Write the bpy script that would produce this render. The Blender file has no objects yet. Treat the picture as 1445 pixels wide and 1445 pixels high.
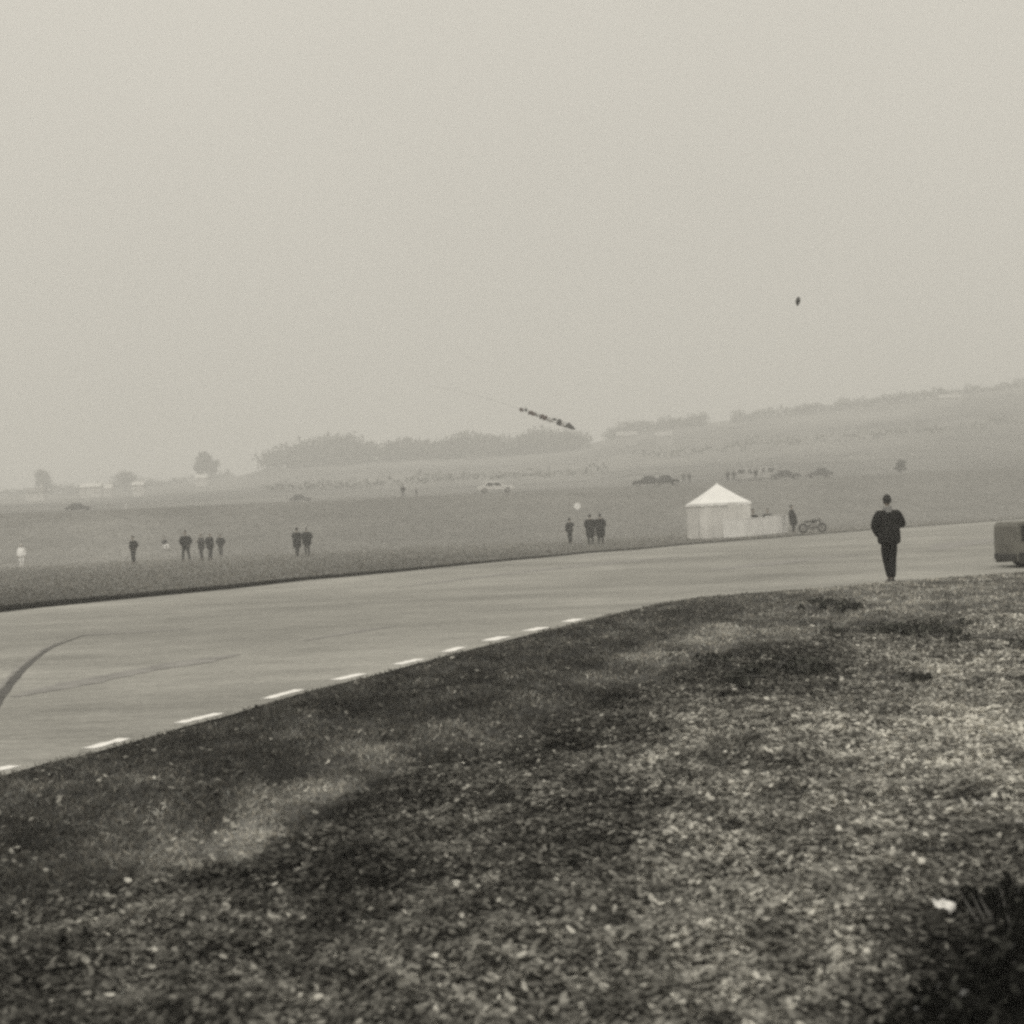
import bpy, bmesh, math, random
import numpy as np
from mathutils import Vector, Matrix

random.seed(7)
rng = np.random.default_rng(11)
scene = bpy.context.scene
COL = scene.collection
R = math.radians

# ------------------------------------------------------------------ camera
F = 1985.0            # focal length in photograph pixels (1445 px square frame)
EYE = 1.6
ROLL, PITCH = R(2.57), R(0.42)
x0 = Vector((1, 0, 0)); y0 = Vector((0, -math.sin(PITCH), math.cos(PITCH)))
fw = Vector((0, math.cos(PITCH), math.sin(PITCH)))
cx = x0 * math.cos(ROLL) - y0 * math.sin(ROLL)
cy = x0 * math.sin(ROLL) + y0 * math.cos(ROLL)
cz = -fw
RM = Matrix((cx, cy, cz)).transposed()
cam_d = bpy.data.cameras.new('camera')
cam_d.sensor_width = 36; cam_d.sensor_fit = 'HORIZONTAL'
cam_d.lens = F / 1445.0 * 36
cam_d.clip_start = 0.05; cam_d.clip_end = 6000
cam_d.dof.use_dof = True
cam_d.dof.focus_distance = 30.0
cam_d.dof.aperture_fstop = 2.8
cam = bpy.data.objects.new('camera', cam_d)
COL.objects.link(cam)
cam.matrix_world = Matrix.Translation((0, 0, EYE)) @ RM.to_4x4()
scene.camera = cam

# ------------------------------------------------------------------ world, sun, exposure
SUN_EL, SUN_AZ = 56.0, 205.0      # azimuth clockwise from +Y: behind the camera, to the left
world = bpy.data.worlds.new("World")
scene.world = world
world.use_nodes = True
nt = world.node_tree; nt.nodes.clear()
n = nt.nodes.new; l = nt.links.new
sky = n('ShaderNodeTexSky'); sky.sky_type = 'NISHITA'; sky.sun_disc = False
sky.sun_elevation = R(SUN_EL); sky.sun_rotation = R(SUN_AZ)
sky.dust_density = 6; sky.air_density = 1.5
hsv = n('ShaderNodeHueSaturation'); hsv.inputs['Saturation'].default_value = 0.0
l(sky.outputs[0], hsv.inputs['Color'])
geo = n('ShaderNodeTexCoord'); sep = n('ShaderNodeSeparateXYZ')
l(geo.outputs['Generated'], sep.inputs[0])
sq = n('ShaderNodeMath'); sq.operation = 'MULTIPLY'; l(sep.outputs['Z'], sq.inputs[0]); l(sep.outputs['Z'], sq.inputs[1])
ma = n('ShaderNodeMath'); ma.operation = 'MULTIPLY_ADD'; l(sq.outputs[0], ma.inputs[0])
ma.inputs[1].default_value = 5.0; ma.inputs[2].default_value = 7.15
noi = n('ShaderNodeTexNoise'); noi.inputs['Scale'].default_value = 2.2; noi.inputs['Detail'].default_value = 3
l(geo.outputs['Generated'], noi.inputs['Vector'])
mr = n('ShaderNodeMapRange'); l(noi.outputs['Fac'], mr.inputs['Value'])
mr.inputs['From Min'].default_value = .3; mr.inputs['From Max'].default_value = .7
mr.inputs['To Min'].default_value = .96; mr.inputs['To Max'].default_value = 1.04
mm = n('ShaderNodeMath'); mm.operation = 'MULTIPLY'; l(ma.outputs[0], mm.inputs[0]); l(mr.outputs[0], mm.inputs[1])
mix = n('ShaderNodeMix'); mix.data_type = 'RGBA'; mix.inputs['Factor'].default_value = 0.9
l(hsv.outputs[0], mix.inputs['A']); l(mm.outputs[0], mix.inputs['B'])
tint = n('ShaderNodeMix'); tint.data_type = 'RGBA'; tint.blend_type = 'MULTIPLY'; tint.inputs['Factor'].default_value = 1
l(mix.outputs['Result'], tint.inputs['A']); tint.inputs['B'].default_value = (1.0, 0.953, 0.845, 1)
bg = n('ShaderNodeBackground'); bg.inputs['Strength'].default_value = 0.09
l(tint.outputs['Result'], bg.inputs['Color'])
wo = n('ShaderNodeOutputWorld'); l(bg.outputs[0], wo.inputs['Surface'])

sd = bpy.data.lights.new('sun', 'SUN'); sd.energy = 1.3; sd.angle = R(28); sd.color = (1.0, 0.965, 0.86)
sun = bpy.data.objects.new('sun', sd); COL.objects.link(sun)
az = R(SUN_AZ); el = R(SUN_EL)
sv = Vector((math.sin(az) * math.cos(el), math.cos(az) * math.cos(el), math.sin(el)))
sun.rotation_euler = sv.to_track_quat('Z', 'Y').to_euler()

scene.view_settings.view_transform = 'Standard'
scene.view_settings.look = 'None'
scene.view_settings.gamma = 1
scene.view_settings.exposure = 0.0
scene.render.engine = 'CYCLES'
scene.cycles.volume_bounces = 2
scene.cycles.max_bounces = 6
scene.cycles.filter_width = 2.9          # soft old lens and print
scene.cycles.use_denoising = False        

# ------------------------------------------------------------------ helpers
def ray(px, py):
    return (RM @ Vector(((px - 722.5) / F, -(py - 722.5) / F, -1.0)))
def G(px, py, z=0.0):
    """the point of the level ground seen at a photograph pixel"""
    d = ray(px, py); t = (z - EYE) / d.z
    return Vector((d.x * t, d.y * t, z))
def P(px, py, dist):
    """the point seen at a photograph pixel at a distance along +Y"""
    d = ray(px, py); t = dist / d.y
    return Vector((d.x * t, dist, EYE + d.z * t))
def hor(px):
    return 737.0 - 0.0449 * (px - 722.5)
def lin(v):
    v = v / 255.0
    return v / 12.92 if v <= 0.04045 else ((v + 0.055) / 1.055) ** 2.4

def tag(o, label=None, cat=None, group=None, kind=None):
    if label: o['label'] = label
    if cat: o['category'] = cat
    if group: o['group'] = group
    if kind: o['kind'] = kind
    return o
def empty(name, loc, rz=0.0, scale=1.0):
    o = bpy.data.objects.new(name, None); COL.objects.link(o)
    o.location = loc; o.rotation_euler = (0, 0, rz); o.scale = (scale,) * 3
    o.empty_display_size = 0.2
    return o
def link_mesh(name, me, mat, parent=None, smooth=False):
    o = bpy.data.objects.new(name, me); COL.objects.link(o)
    mats = mat if isinstance(mat, (list, tuple)) else [mat]
    for m in mats: me.materials.append(m)
    if parent: o.parent = parent
    if smooth:
        me.polygons.foreach_set('use_smooth', [True] * len(me.polygons))
    return o
def from_bm(name, bm, mat, parent=None, smooth=False, bevel=0):
    bmesh.ops.recalc_face_normals(bm, faces=bm.faces)
    me = bpy.data.meshes.new(name); bm.to_mesh(me); bm.free()
    o = link_mesh(name, me, mat, parent, smooth)
    if bevel:
        md = o.modifiers.new('bevel', 'BEVEL'); md.width = bevel; md.segments = 2; md.limit_method = 'ANGLE'
    return o
def box(bm, c, s, rot=None):
    r = bmesh.ops.create_cube(bm, size=1.0)
    M = Matrix.Translation(c) @ (rot.to_4x4() if rot else Matrix.Identity(4)) @ Matrix.Diagonal((s[0], s[1], s[2], 1))
    bmesh.ops.transform(bm, matrix=M, verts=r['verts'])
def tube(bm, a, b, r1, r2=None, seg=10):
    a = Vector(a); b = Vector(b); r2 = r1 if r2 is None else r2
    d = b - a
    r = bmesh.ops.create_cone(bm, cap_ends=True, segments=seg, radius1=r1, radius2=r2, depth=d.length)
    M = Matrix.Translation((a + b) / 2) @ d.to_track_quat('Z', 'Y').to_matrix().to_4x4()
    bmesh.ops.transform(bm, matrix=M, verts=r['verts'])
def ball(bm, c, s, seg=16, rings=10):
    r = bmesh.ops.create_uvsphere(bm, u_segments=seg, v_segments=rings, radius=1.0)
    bmesh.ops.transform(bm, matrix=Matrix.Translation(c) @ Matrix.Diagonal((s[0], s[1], s[2], 1)), verts=r['verts'])
def np_mesh(name, V, Fs, sizes, colors=None):
    """V (n,3), Fs flat loop vertex indices, sizes per face; colors (n,3)"""
    me = bpy.data.meshes.new(name)
    me.vertices.add(len(V)); me.vertices.foreach_set('co', V.astype(np.float32).ravel())
    me.loops.add(len(Fs)); me.loops.foreach_set('vertex_index', Fs.astype(np.int32))
    st = np.concatenate([[0], np.cumsum(sizes)[:-1]])
    me.polygons.add(len(sizes)); me.polygons.foreach_set('loop_start', st.astype(np.int32))
    try: me.polygons.foreach_set('loop_total', np.asarray(sizes, np.int32))
    except Exception: pass
    if colors is not None:
        at = me.color_attributes.new('tone', 'FLOAT_COLOR', 'POINT')
        at.data.foreach_set('color', np.c_[colors, np.ones(len(V))].astype(np.float32).ravel())
    me.update(calc_edges=True); me.validate()
    return me

# ---- materials
def mat_simple(name, col, rough=0.8, var=0.15, scale=8.0, bump=0.0, spec=0.3):
    m = bpy.data.materials.new(name); m.use_nodes = True
    t = m.node_tree; b = t.nodes['Principled BSDF']
    b.inputs['Roughness'].default_value = rough
    b.inputs['Specular IOR Level'].default_value = spec
    tc = t.nodes.new('ShaderNodeTexCoord'); no = t.nodes.new('ShaderNodeTexNoise')
    no.inputs['Scale'].default_value = scale; no.inputs['Detail'].default_value = 6
    t.links.new(tc.outputs['Object'], no.inputs['Vector'])
    r = t.nodes.new('ShaderNodeMapRange'); t.links.new(no.outputs['Fac'], r.inputs['Value'])
    r.inputs['From Min'].default_value = .25; r.inputs['From Max'].default_value = .75
    r.inputs['To Min'].default_value = 1 - var; r.inputs['To Max'].default_value = 1 + var
    mx = t.nodes.new('ShaderNodeMix'); mx.data_type = 'RGBA'; mx.blend_type = 'MULTIPLY'; mx.inputs['Factor'].default_value = 1
    mx.inputs['A'].default_value = (*col, 1); t.links.new(r.outputs[0], mx.inputs['B'])
    t.links.new(mx.outputs['Result'], b.inputs['Base Color'])
    if bump:
        bp = t.nodes.new('ShaderNodeBump'); bp.inputs['Strength'].default_value = bump; bp.inputs['Distance'].default_value = 0.02
        t.links.new(no.outputs['Fac'], bp.inputs['Height']); t.links.new(bp.outputs[0], b.inputs['Normal'])
    return m
def gray(v, warm=0.03):
    return (v * (1 + warm), v, v * (1 - warm * 1.5))
def mat_tone(name, scales=((0.8, .25), (6.0, .3)), bump=0.5, bdist=0.03, stretch=None, rough=0.95):
    """base colour from the vertex colour 'tone' broken up by world-space noise"""
    m = bpy.data.materials.new(name); m.use_nodes = True
    t = m.node_tree; b = t.nodes['Principled BSDF']
    b.inputs['Roughness'].default_value = rough; b.inputs['Specular IOR Level'].default_value = 0.1
    at = t.nodes.new('ShaderNodeAttribute'); at.attribute_name = 'tone'
    tc = t.nodes.new('ShaderNodeTexCoord')
    vec = tc.outputs['Object']
    if stretch:
        mp = t.nodes.new('ShaderNodeMapping'); mp.inputs['Rotation'].default_value = (0, 0, stretch[0]); mp.inputs['Scale'].default_value = (stretch[1], stretch[2], 1)
        t.links.new(vec, mp.inputs[0]); vec = mp.outputs[0]
    cur = at.outputs['Color']; last = None
    for s, v in scales:
        no = t.nodes.new('ShaderNodeTexNoise'); no.inputs['Scale'].default_value = s; no.inputs['Detail'].default_value = 8
        no.inputs['Roughness'].default_value = 0.6
        t.links.new(vec, no.inputs['Vector'])
        r = t.nodes.new('ShaderNodeMapRange'); t.links.new(no.outputs['Fac'], r.inputs['Value'])
        r.inputs['From Min'].default_value = .3; r.inputs['From Max'].default_value = .7
        r.inputs['To Min'].default_value = 1 - v; r.inputs['To Max'].default_value = 1 + v
        mx = t.nodes.new('ShaderNodeMix'); mx.data_type = 'RGBA'; mx.blend_type = 'MULTIPLY'; mx.inputs['Factor'].default_value = 1
        t.links.new(cur, mx.inputs['A']); t.links.new(r.outputs[0], mx.inputs['B'])
        cur = mx.outputs['Result']; last = no
    t.links.new(cur, b.inputs['Base Color'])
    if bump:
        bp = t.nodes.new('ShaderNodeBump'); bp.inputs['Strength'].default_value = bump; bp.inputs['Distance'].default_value = bdist
        t.links.new(last.outputs['Fac'], bp.inputs['Height']); t.links.new(bp.outputs[0], b.inputs['Normal'])
    return m
def mat_leaf(name):
    m = bpy.data.materials.new(name); m.use_nodes = True
    t = m.node_tree; t.nodes.clear()
    at = t.nodes.new('ShaderNodeAttribute'); at.attribute_name = 'tone'
    d = t.nodes.new('ShaderNodeBsdfDiffuse'); tr = t.nodes.new('ShaderNodeBsdfTranslucent')
    mx = t.nodes.new('ShaderNodeMixShader'); mx.inputs[0].default_value = 0.25
    o = t.nodes.new('ShaderNodeOutputMaterial')
    t.links.new(at.outputs['Color'], d.inputs[0]); t.links.new(at.outputs['Color'], tr.inputs[0])
    t.links.new(d.outputs[0], mx.inputs[1]); t.links.new(tr.outputs[0], mx.inputs[2]); t.links.new(mx.outputs[0], o.inputs[0])
    return m

# ---- value noise in numpy
_perm = rng.random((256, 256))
def vnoise(x, y):
    xi = np.floor(x).astype(int); yi = np.floor(y).astype(int); fx = x - xi; fy = y - yi
    fx = fx * fx * (3 - 2 * fx); fy = fy * fy * (3 - 2 * fy)
    g = lambda a, b: _perm[a % 256, b % 256]
    return (g(xi, yi) * (1 - fx) + g(xi + 1, yi) * fx) * (1 - fy) + (g(xi, yi + 1) * (1 - fx) + g(xi + 1, yi + 1) * fx) * fy
def fbm(x, y, o=4):
    s = 0; a = .5; tot = 0
    for i in range(o):
        s = s + a * vnoise(x * 2 ** i + 17.3 * i, y * 2 ** i + 5.1 * i); tot += a; a *= .55
    return s / tot

# ------------------------------------------------------------------ the lie of the land
def e_ridge(px):
    xs = [-1500, 0, 200, 330, 380, 600, 830, 900, 1100, 1445, 2600]
    es = [62, 66, 68, 80, 92, 100, 104, 122, 133, 148, 150]
    return np.interp(px, xs, es)
def terrain(x, y):
    x = np.asarray(x, float); y = np.asarray(y, float)
    d = np.hypot(x, y) + 1e-6
    azm = np.arctan2(x, np.maximum(np.abs(y), 1e-3))
    px = 722.5 + F * np.clip(np.tan(np.clip(azm, -1.2, 1.2)), -1.2, 1.2)
    start = np.interp(px, [0, 800, 1445, 1800], [104, 106, 132, 150])
    er = e_ridge(px)
    k = np.clip((d - start) / 52.0, 0, 1)
    z1 = (1.6 + 42 / F * np.maximum(d, start)) * (k * k * (3 - 2 * k))
    t = np.clip((d - 250) / 400.0, 0, 1)
    e2 = 43 + (er - 43) * (t * (1.25 - .25 * t))
    z2 = 1.6 + e2 / F * d
    zr = 1.6 + er / F * 650
    w = np.clip((d - 240) / 15, 0, 1)
    z = z1 * (1 - w) + z2 * w
    b = np.clip((d - 650) / 450.0, 0, 1)
    z = np.where(d > 650, zr * (1 - .45 * b * b), z)
    z = z + np.clip((d - 110) / 300, 0, 1) * (fbm(x / 60 + 40, y / 60 + 40, 3) - .5) * 2.2
    return z
NEAR = [(-260, 1178), (-120, 1132), (0, 1098), (60, 1081), (130, 1065), (195, 1047), (262, 1027), (325, 1011), (385, 992), (437, 977),
        (485, 965), (527, 955), (570, 943), (607, 933), (665, 918), (727, 902), (792, 886), (830, 877), (900, 860),
        (970, 846), (1060, 838), (1160, 831), (1260, 823), (1360, 815), (1445, 808), (1600, 797)]
FAR = [(-260, 893), (-120, 878), (0, 865), (60, 858), (130, 851), (200, 844), (262, 838), (325, 832), (385, 825), (437, 819),
       (485, 815), (527, 811), (570, 807), (607, 803), (665, 797), (727, 791), (792, 785), (830, 781), (900, 776),
       (970, 769), (1060, 762), (1160, 754), (1260, 746), (1360, 739), (1445, 733), (1600, 724)]
NW = np.array([list(G(*p))[:2] for p in NEAR]); FW = np.array([list(G(*p))[:2] for p in FAR])
def inside_poly(x, y, poly):
    c = np.zeros(x.shape, bool); j = len(poly) - 1
    for i in range(len(poly)):
        xi, yi = poly[i]; xj, yj = poly[j]
        cond = ((yi > y) != (yj > y)) & (x < (xj - xi) * (y - yi) / (yj - yi + 1e-12) + xi)
        c ^= cond; j = i
    return c
ROADPOLY = np.vstack([NW, FW[::-1]])
NEARAZ = NW[:, 0] / NW[:, 1]
def near_edge(u):           # distance (y) of the near road edge for a direction u = x / y
    return np.interp(u, NEARAZ, NW[:, 1])
def far_edge(u):
    return np.interp(u, FW[:, 0] / FW[:, 1], FW[:, 1])

def bumps(x, y):
    """small unevenness of the near turf"""
    u = x / np.maximum(y, .5)
    inner = np.clip((near_edge(np.clip(u, -.5, .45)) - y) / 1.5, 0, 1) * (y > 0.3)
    inner = np.where((y < 0.3), .6, inner)
    b = (fbm(x * 1.1 + 9, y * 1.1, 4) - .5) * .22 + (fbm(x * 5 + 3, y * 5 + 8, 3) - .5) * .07
    return b * inner * np.clip(1.4 - np.hypot(x, y) / 60, 0, 1)

# tone of the vegetation: (px, py, brightness) of different growth, with shade of the dark hollow painted in
TONE_NEAR = [(20,1125,58),(60,1180,50),(150,1110,58),(250,1060,54),(130,1250,60),(20,1230,62),(250,1200,92),(350,1172,108),(450,1118,108),
 (400,1080,54),(300,1130,50),(500,1000,44),(550,1030,58),(555,1066,98),(645,1032,88),(700,950,50),(800,920,52),(700,1000,52),(620,990,56),
 (850,960,62),(940,935,108),(1030,905,108),(950,870,52),(1040,850,60),(1110,870,86),(900,900,58),(480,1158,30),(390,1215,34),(300,1245,40),(430,1195,40),(560,1115,44),
 (500,1230,34),(380,1250,48),(620,1085,46),(760,1045,46),(880,990,42),(970,955,46),(1080,930,48),(1140,945,54),(1000,985,72),
 (100,1330,62),(200,1400,66),(30,1420,54),(300,1330,50),(330,1420,60),(450,1350,54),(560,1300,70),(700,1200,68),(700,1350,78),
 (850,1150,74),(850,1300,78),(850,1400,80),(950,1050,92),(950,1200,92),(1050,1150,96),(1000,1350,96),(1130,1090,88),(1200,1000,104),
 (1250,950,98),(1305,880,64),(1240,870,94),(1160,860,84),(1350,950,112),(1400,880,98),(1250,1100,120),(1350,1050,114),(1400,1150,104),
 (1200,1200,120),(1300,1250,104),(1380,1240,74),(1425,1200,56),(1440,1350,30),(1350,1390,30),(1280,1430,34),(1200,1300,106),(1150,1400,78),
 (1200,1440,54),(1300,840,102),(1420,830,90),(1200,832,106),(1100,1000,84),(0,1040,60),(-200,1150,60),(1600,900,95),(1600,1200,90),(720,1600,60)]
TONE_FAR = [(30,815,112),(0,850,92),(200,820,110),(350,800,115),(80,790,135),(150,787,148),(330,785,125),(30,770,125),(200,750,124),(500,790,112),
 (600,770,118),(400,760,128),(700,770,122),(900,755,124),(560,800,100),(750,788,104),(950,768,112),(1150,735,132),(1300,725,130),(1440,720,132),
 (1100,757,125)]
def uv(x, y):
    return np.arctan2(x, y) * 3.0, np.log(np.maximum(np.hypot(x, y), .5))
cn = np.array([[*uv(*list(G(a, b))[:2]), lin(c)] for a, b, c in TONE_NEAR])
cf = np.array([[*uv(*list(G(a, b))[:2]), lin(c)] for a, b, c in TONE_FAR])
def idw(x, y, c, p=3.2, eps=2e-4):
    a, b = uv(x, y)
    # warp so that patch edges are ragged
    a = a + (fbm(x * 1.3 / np.maximum(y, 1) * 12, np.log(np.maximum(np.abs(y), .5)) * 9, 4) - .5) * .06
    b = b + (fbm(x * 1.7 / np.maximum(y, 1) * 12 + 50, np.log(np.maximum(np.abs(y), .5)) * 9 + 50, 4) - .5) * .06
    num = np.zeros_like(a); den = np.zeros_like(a)
    for ci in c:
        d2 = (a - ci[0]) ** 2 + (b - ci[1]) ** 2 + eps
        w = d2 ** (-p / 2); num += w * ci[2]; den += w
    return num / den
GAIN = 1.0 / 0.95
def mottle(x, y):
    return np.exp(1.5 * (fbm(x * 1.5 + 70, y * 1.2 + 20, 4) - .5)) * np.exp(1.1 * (fbm(x * 5 + 7, y * 3.2 + 2, 3) - .5))
def ground_tone(x, y):
    """tone of the ground cover at a place, painted hollow shade included"""
    d = np.hypot(x, y)
    u = x / np.maximum(y, .5)
    t = np.where(y < near_edge(np.clip(u, -.5, .45)) + .3, (idw(x, y, cn) + .006) * mottle(x, y), idw(x, y, cf, 2.5, 2e-3)) * GAIN
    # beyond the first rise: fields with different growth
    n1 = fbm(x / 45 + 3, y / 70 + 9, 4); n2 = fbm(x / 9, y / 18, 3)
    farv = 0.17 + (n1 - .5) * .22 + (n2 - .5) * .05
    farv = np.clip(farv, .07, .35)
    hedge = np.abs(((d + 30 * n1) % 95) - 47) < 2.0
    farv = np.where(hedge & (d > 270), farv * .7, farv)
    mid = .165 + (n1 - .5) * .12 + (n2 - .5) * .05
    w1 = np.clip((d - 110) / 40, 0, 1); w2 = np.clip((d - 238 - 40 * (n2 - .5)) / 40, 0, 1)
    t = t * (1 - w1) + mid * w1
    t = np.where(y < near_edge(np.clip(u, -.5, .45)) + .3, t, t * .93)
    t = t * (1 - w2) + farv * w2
    return t

# ------------------------------------------------------------------ ground
fa = np.linspace(-30, 30, 620); sa = np.linspace(30, 330, 120)[1:-1]
angs = np.radians(np.concatenate([fa, sa]))
rad = np.concatenate([[0.3, .8, 1.5, 2.2], np.geomspace(2.8, 140, 430), np.geomspace(142, 1100, 210)])
A, Rr = np.meshgrid(angs, rad)
X = (Rr * np.sin(A)).ravel(); Y = (Rr * np.cos(A)).ravel()
Z = terrain(X, Y) + bumps(X, Y)
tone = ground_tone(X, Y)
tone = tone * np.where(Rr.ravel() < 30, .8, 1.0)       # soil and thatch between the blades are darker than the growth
na = len(angs); nr = len(rad)
i, j = np.meshgrid(np.arange(nr - 1), np.arange(na), indexing='ij')
j2 = (j + 1) % na
quads = np.stack([i * na + j, i * na + j2, (i + 1) * na + j2, (i + 1) * na + j], -1).reshape(-1, 4)[:, ::-1]
# centre cap
V = np.c_[X, Y, Z]; V = np.vstack([V, [[0, 0, float(Z[:na].mean())]]])
cap = np.stack([np.full(na, len(V) - 1), (np.arange(na) + 1) % na, np.arange(na)], -1)
Fl = np.concatenate([quads.ravel(), cap.ravel()]); sz = np.concatenate([np.full(len(quads), 4), np.full(na, 3)])
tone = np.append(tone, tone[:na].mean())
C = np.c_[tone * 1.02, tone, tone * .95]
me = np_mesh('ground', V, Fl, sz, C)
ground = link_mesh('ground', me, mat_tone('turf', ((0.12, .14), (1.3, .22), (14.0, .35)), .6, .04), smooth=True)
tag(ground, kind='structure')

# ------------------------------------------------------------------ road, with its painted dashes and tyre marks
rows = 110
pts = []
ti = np.linspace(0, len(NW) - 1, 170); tk = np.arange(len(NW))
NWd = np.c_[np.interp(ti, tk, NW[:, 0]), np.interp(ti, tk, NW[:, 1])]; FWd = np.c_[np.interp(ti, tk, FW[:, 0]), np.interp(ti, tk, FW[:, 1])]
for a, b in zip(NWd, FWd):
    for k in range(rows + 1):
        t = (k / rows) ** 1.3
        pts.append(a + (b - a) * t)
pts = np.array(pts)
nc = len(NWd)
rx, ry = pts[:, 0], pts[:, 1]
rt = np.full(len(pts), .262)
u = np.arange(len(pts)) % (rows + 1) / rows
rt = rt * (1 + .10 * np.clip((.25 - u) / .25, 0, 1)) * (1 + .06 * np.clip((u - .8) / .2, 0, 1))
rt = rt * (1 + .42 * (fbm(rx / 5 + 5, ry / 7 + 9, 4) - .5)) * (1 + .30 * (fbm(rx / 1.3 + 5, ry / 1.6 + 9, 4) - .5))
i, j = np.meshgrid(np.arange(nc - 1), np.arange(rows), indexing='ij')
q = np.stack([i * (rows + 1) + j, (i + 1) * (rows + 1) + j, (i + 1) * (rows + 1) + j + 1, i * (rows + 1) + j + 1], -1).reshape(-1, 4)
me = np_mesh('road', np.c_[rx, ry, terrain(rx, ry) + .012], q.ravel(), np.full(len(q), 4), np.c_[rt * 1.02, rt, rt * .93])
road = link_mesh('road', me, mat_tone('worn_concrete', ((0.22, .18), (0.9, .16), (5.0, .16), (45.0, .35)), .4, .006, stretch=(R(-38), .3, 1.5), rough=.8))
tag(road, kind='structure')
white = mat_simple('road_paint', gray(.85, .02), .6, .08, 12)
def dash(p1, p2, w=.11, off=.035):
    a = G(*p1).to_2d(); b = G(*p2).to_2d(); a, b = a.lerp(b, .06), a.lerp(b, .94)
    d = (b - a).normalized(); nrm = Vector((-d.y, d.x))
    if nrm.y < 0: nrm = -nrm
    bm = bmesh.new()
    N = 8; low = []; up = []
    for k in range(N + 1):
        p = a + (b - a) * k / N
        e = random.uniform(-.016, .016)
        low.append(bm.verts.new((*(p + nrm * (off + e)), .0165))); up.append(bm.verts.new((*(p + nrm * (off + w + e)), .0165)))
    for k in range(N): bm.faces.new((low[k], low[k + 1], up[k + 1], up[k]))
    return from_bm('painted_dash', bm, white, road)
for p in [((-40, 1102), (38, 1083)), ((134, 1060), (195, 1044)), ((262, 1024), (325, 1008)), ((385, 989), (437, 974)), ((483, 962), (527, 952)),
          ((570, 940), (607, 931)), ((638, 922), (665, 914)), ((701, 906), (727, 899)), ((757, 892), (782, 886)), ((810, 879), (830, 874))]:
    dash(*p, w=.12 if p[0][0] < 450 else (.15 if p[0][0] < 650 else .22))
rubber = mat_simple('tyre_rubber_on_concrete', gray(.085), .8, .45, 5)
rubber_faint = mat_simple('worn_tyre_trace', gray(.235), .8, .25, 3)
def strip(pix, widths, m, name='skid_mark'):
    P2 = [G(*p).to_2d() for p in pix]
    bm = bmesh.new(); L = []; Rt = []
    dense = []
    n_ = len(P2)
    for i in range(n_ - 1):
        p0 = P2[max(i - 1, 0)]; p1 = P2[i]; p2 = P2[i + 1]; p3 = P2[min(i + 2, n_ - 1)]
        for k in range(10):
            t = k / 10
            q = .5 * ((2 * p1) + (-p0 + p2) * t + (2 * p0 - 5 * p1 + 4 * p2 - p3) * t * t + (-p0 + 3 * p1 - 3 * p2 + p3) * t ** 3)
            dense.append((q, widths[i] * (1 - t) + widths[i + 1] * t))
    dense.append((P2[-1], widths[-1]))
    for i, (q, w) in enumerate(dense):
        a = dense[max(i - 1, 0)][0]; b = dense[min(i + 1, len(dense) - 1)][0]
        d = (b - a).normalized(); nn = Vector((-d.y, d.x)); w *= random.uniform(.85, 1.15)
        L.append(bm.verts.new((*(q + nn * w / 2), .0165))); Rt.append(bm.verts.new((*(q - nn * w / 2), .0165)))
    for i in range(len(dense) - 1): bm.faces.new((L[i], Rt[i], Rt[i + 1], L[i + 1]))
    return from_bm(name, bm, m, road)
strip([(-30, 1030), (0, 987), (22, 958), (45, 935), (75, 914), (118, 898)], [.10, .11, .10, .08, .09, .03], rubber)
strip([(-30, 1012), (0, 972), (30, 940), (60, 918), (95, 902)], [.03, .05, .05, .05, .02], rubber_faint)
strip([(118, 897), (190, 893), (270, 889)], [.25, .35, .05], rubber_faint)
strip([(20, 985), (110, 966), (200, 948), (270, 936), (335, 925)], [.1, .5, .35, .6, .1], rubber_faint)
strip([(1000, 806), (1080, 797), (1150, 789), (1225, 783)], [.2, 1.3, .8, .2], rubber_faint)
strip([(1320, 777), (1360, 767), (1410, 762), (1470, 758)], [.3, 2.2, 2.6, 2.6], rubber_faint)
strip([(560, 830), (700, 812), (860, 795), (960, 786)], [.1, .7, 1.0, .2], rubber_faint)
strip([(430, 905), (500, 893), (560, 884)], [.05, .3, .05], rubber_faint)

# ------------------------------------------------------------------ grass and low leaves
leafm = mat_leaf('grass_blades')
def blades(name, X, Y, Z, h, w, tone, label, lean=.5, mat=leafm):
    """many bent blades as one mesh (2 faces each: a quad and a tip)"""
    n_ = len(X)
    a = rng.random(n_) * 2 * np.pi; b = rng.random(n_) * 2 * np.pi
    dx, dy = np.cos(a), np.sin(a); lx, ly = np.cos(b), np.sin(b)
    ln = h * lean * rng.random(n_) * 1.4
    base = np.c_[X, Y, Z - .01]
    wv = np.c_[dx * w / 2, dy * w / 2, np.zeros(n_)]
    m1 = base + np.c_[lx * ln * .35, ly * ln * .35, h * .55]
    tip = base + np.c_[lx * ln, ly * ln, h * (1 - .25 * rng.random(n_))]
    V = np.stack([base - wv, base + wv, m1 + wv * .8, m1 - wv * .8, tip], 1).reshape(-1, 3)
    o = np.arange(n_)[:, None] * 5
    Fs = np.concatenate([(o + [0, 1, 2, 3]), (o + [3, 2, 4])], 1).ravel()
    sizes = np.tile([4, 3], n_)
    t = np.repeat(tone, 5)
    wm = np.repeat(rng.normal(0, .02, n_), 5)
    ob = link_mesh(name, np_mesh(name, V, Fs, sizes, np.c_[t * (1.03 + wm), t, t * (.92 - wm)]), mat)
    tag(ob, label, 'grass', kind='stuff')
    return ob
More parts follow.
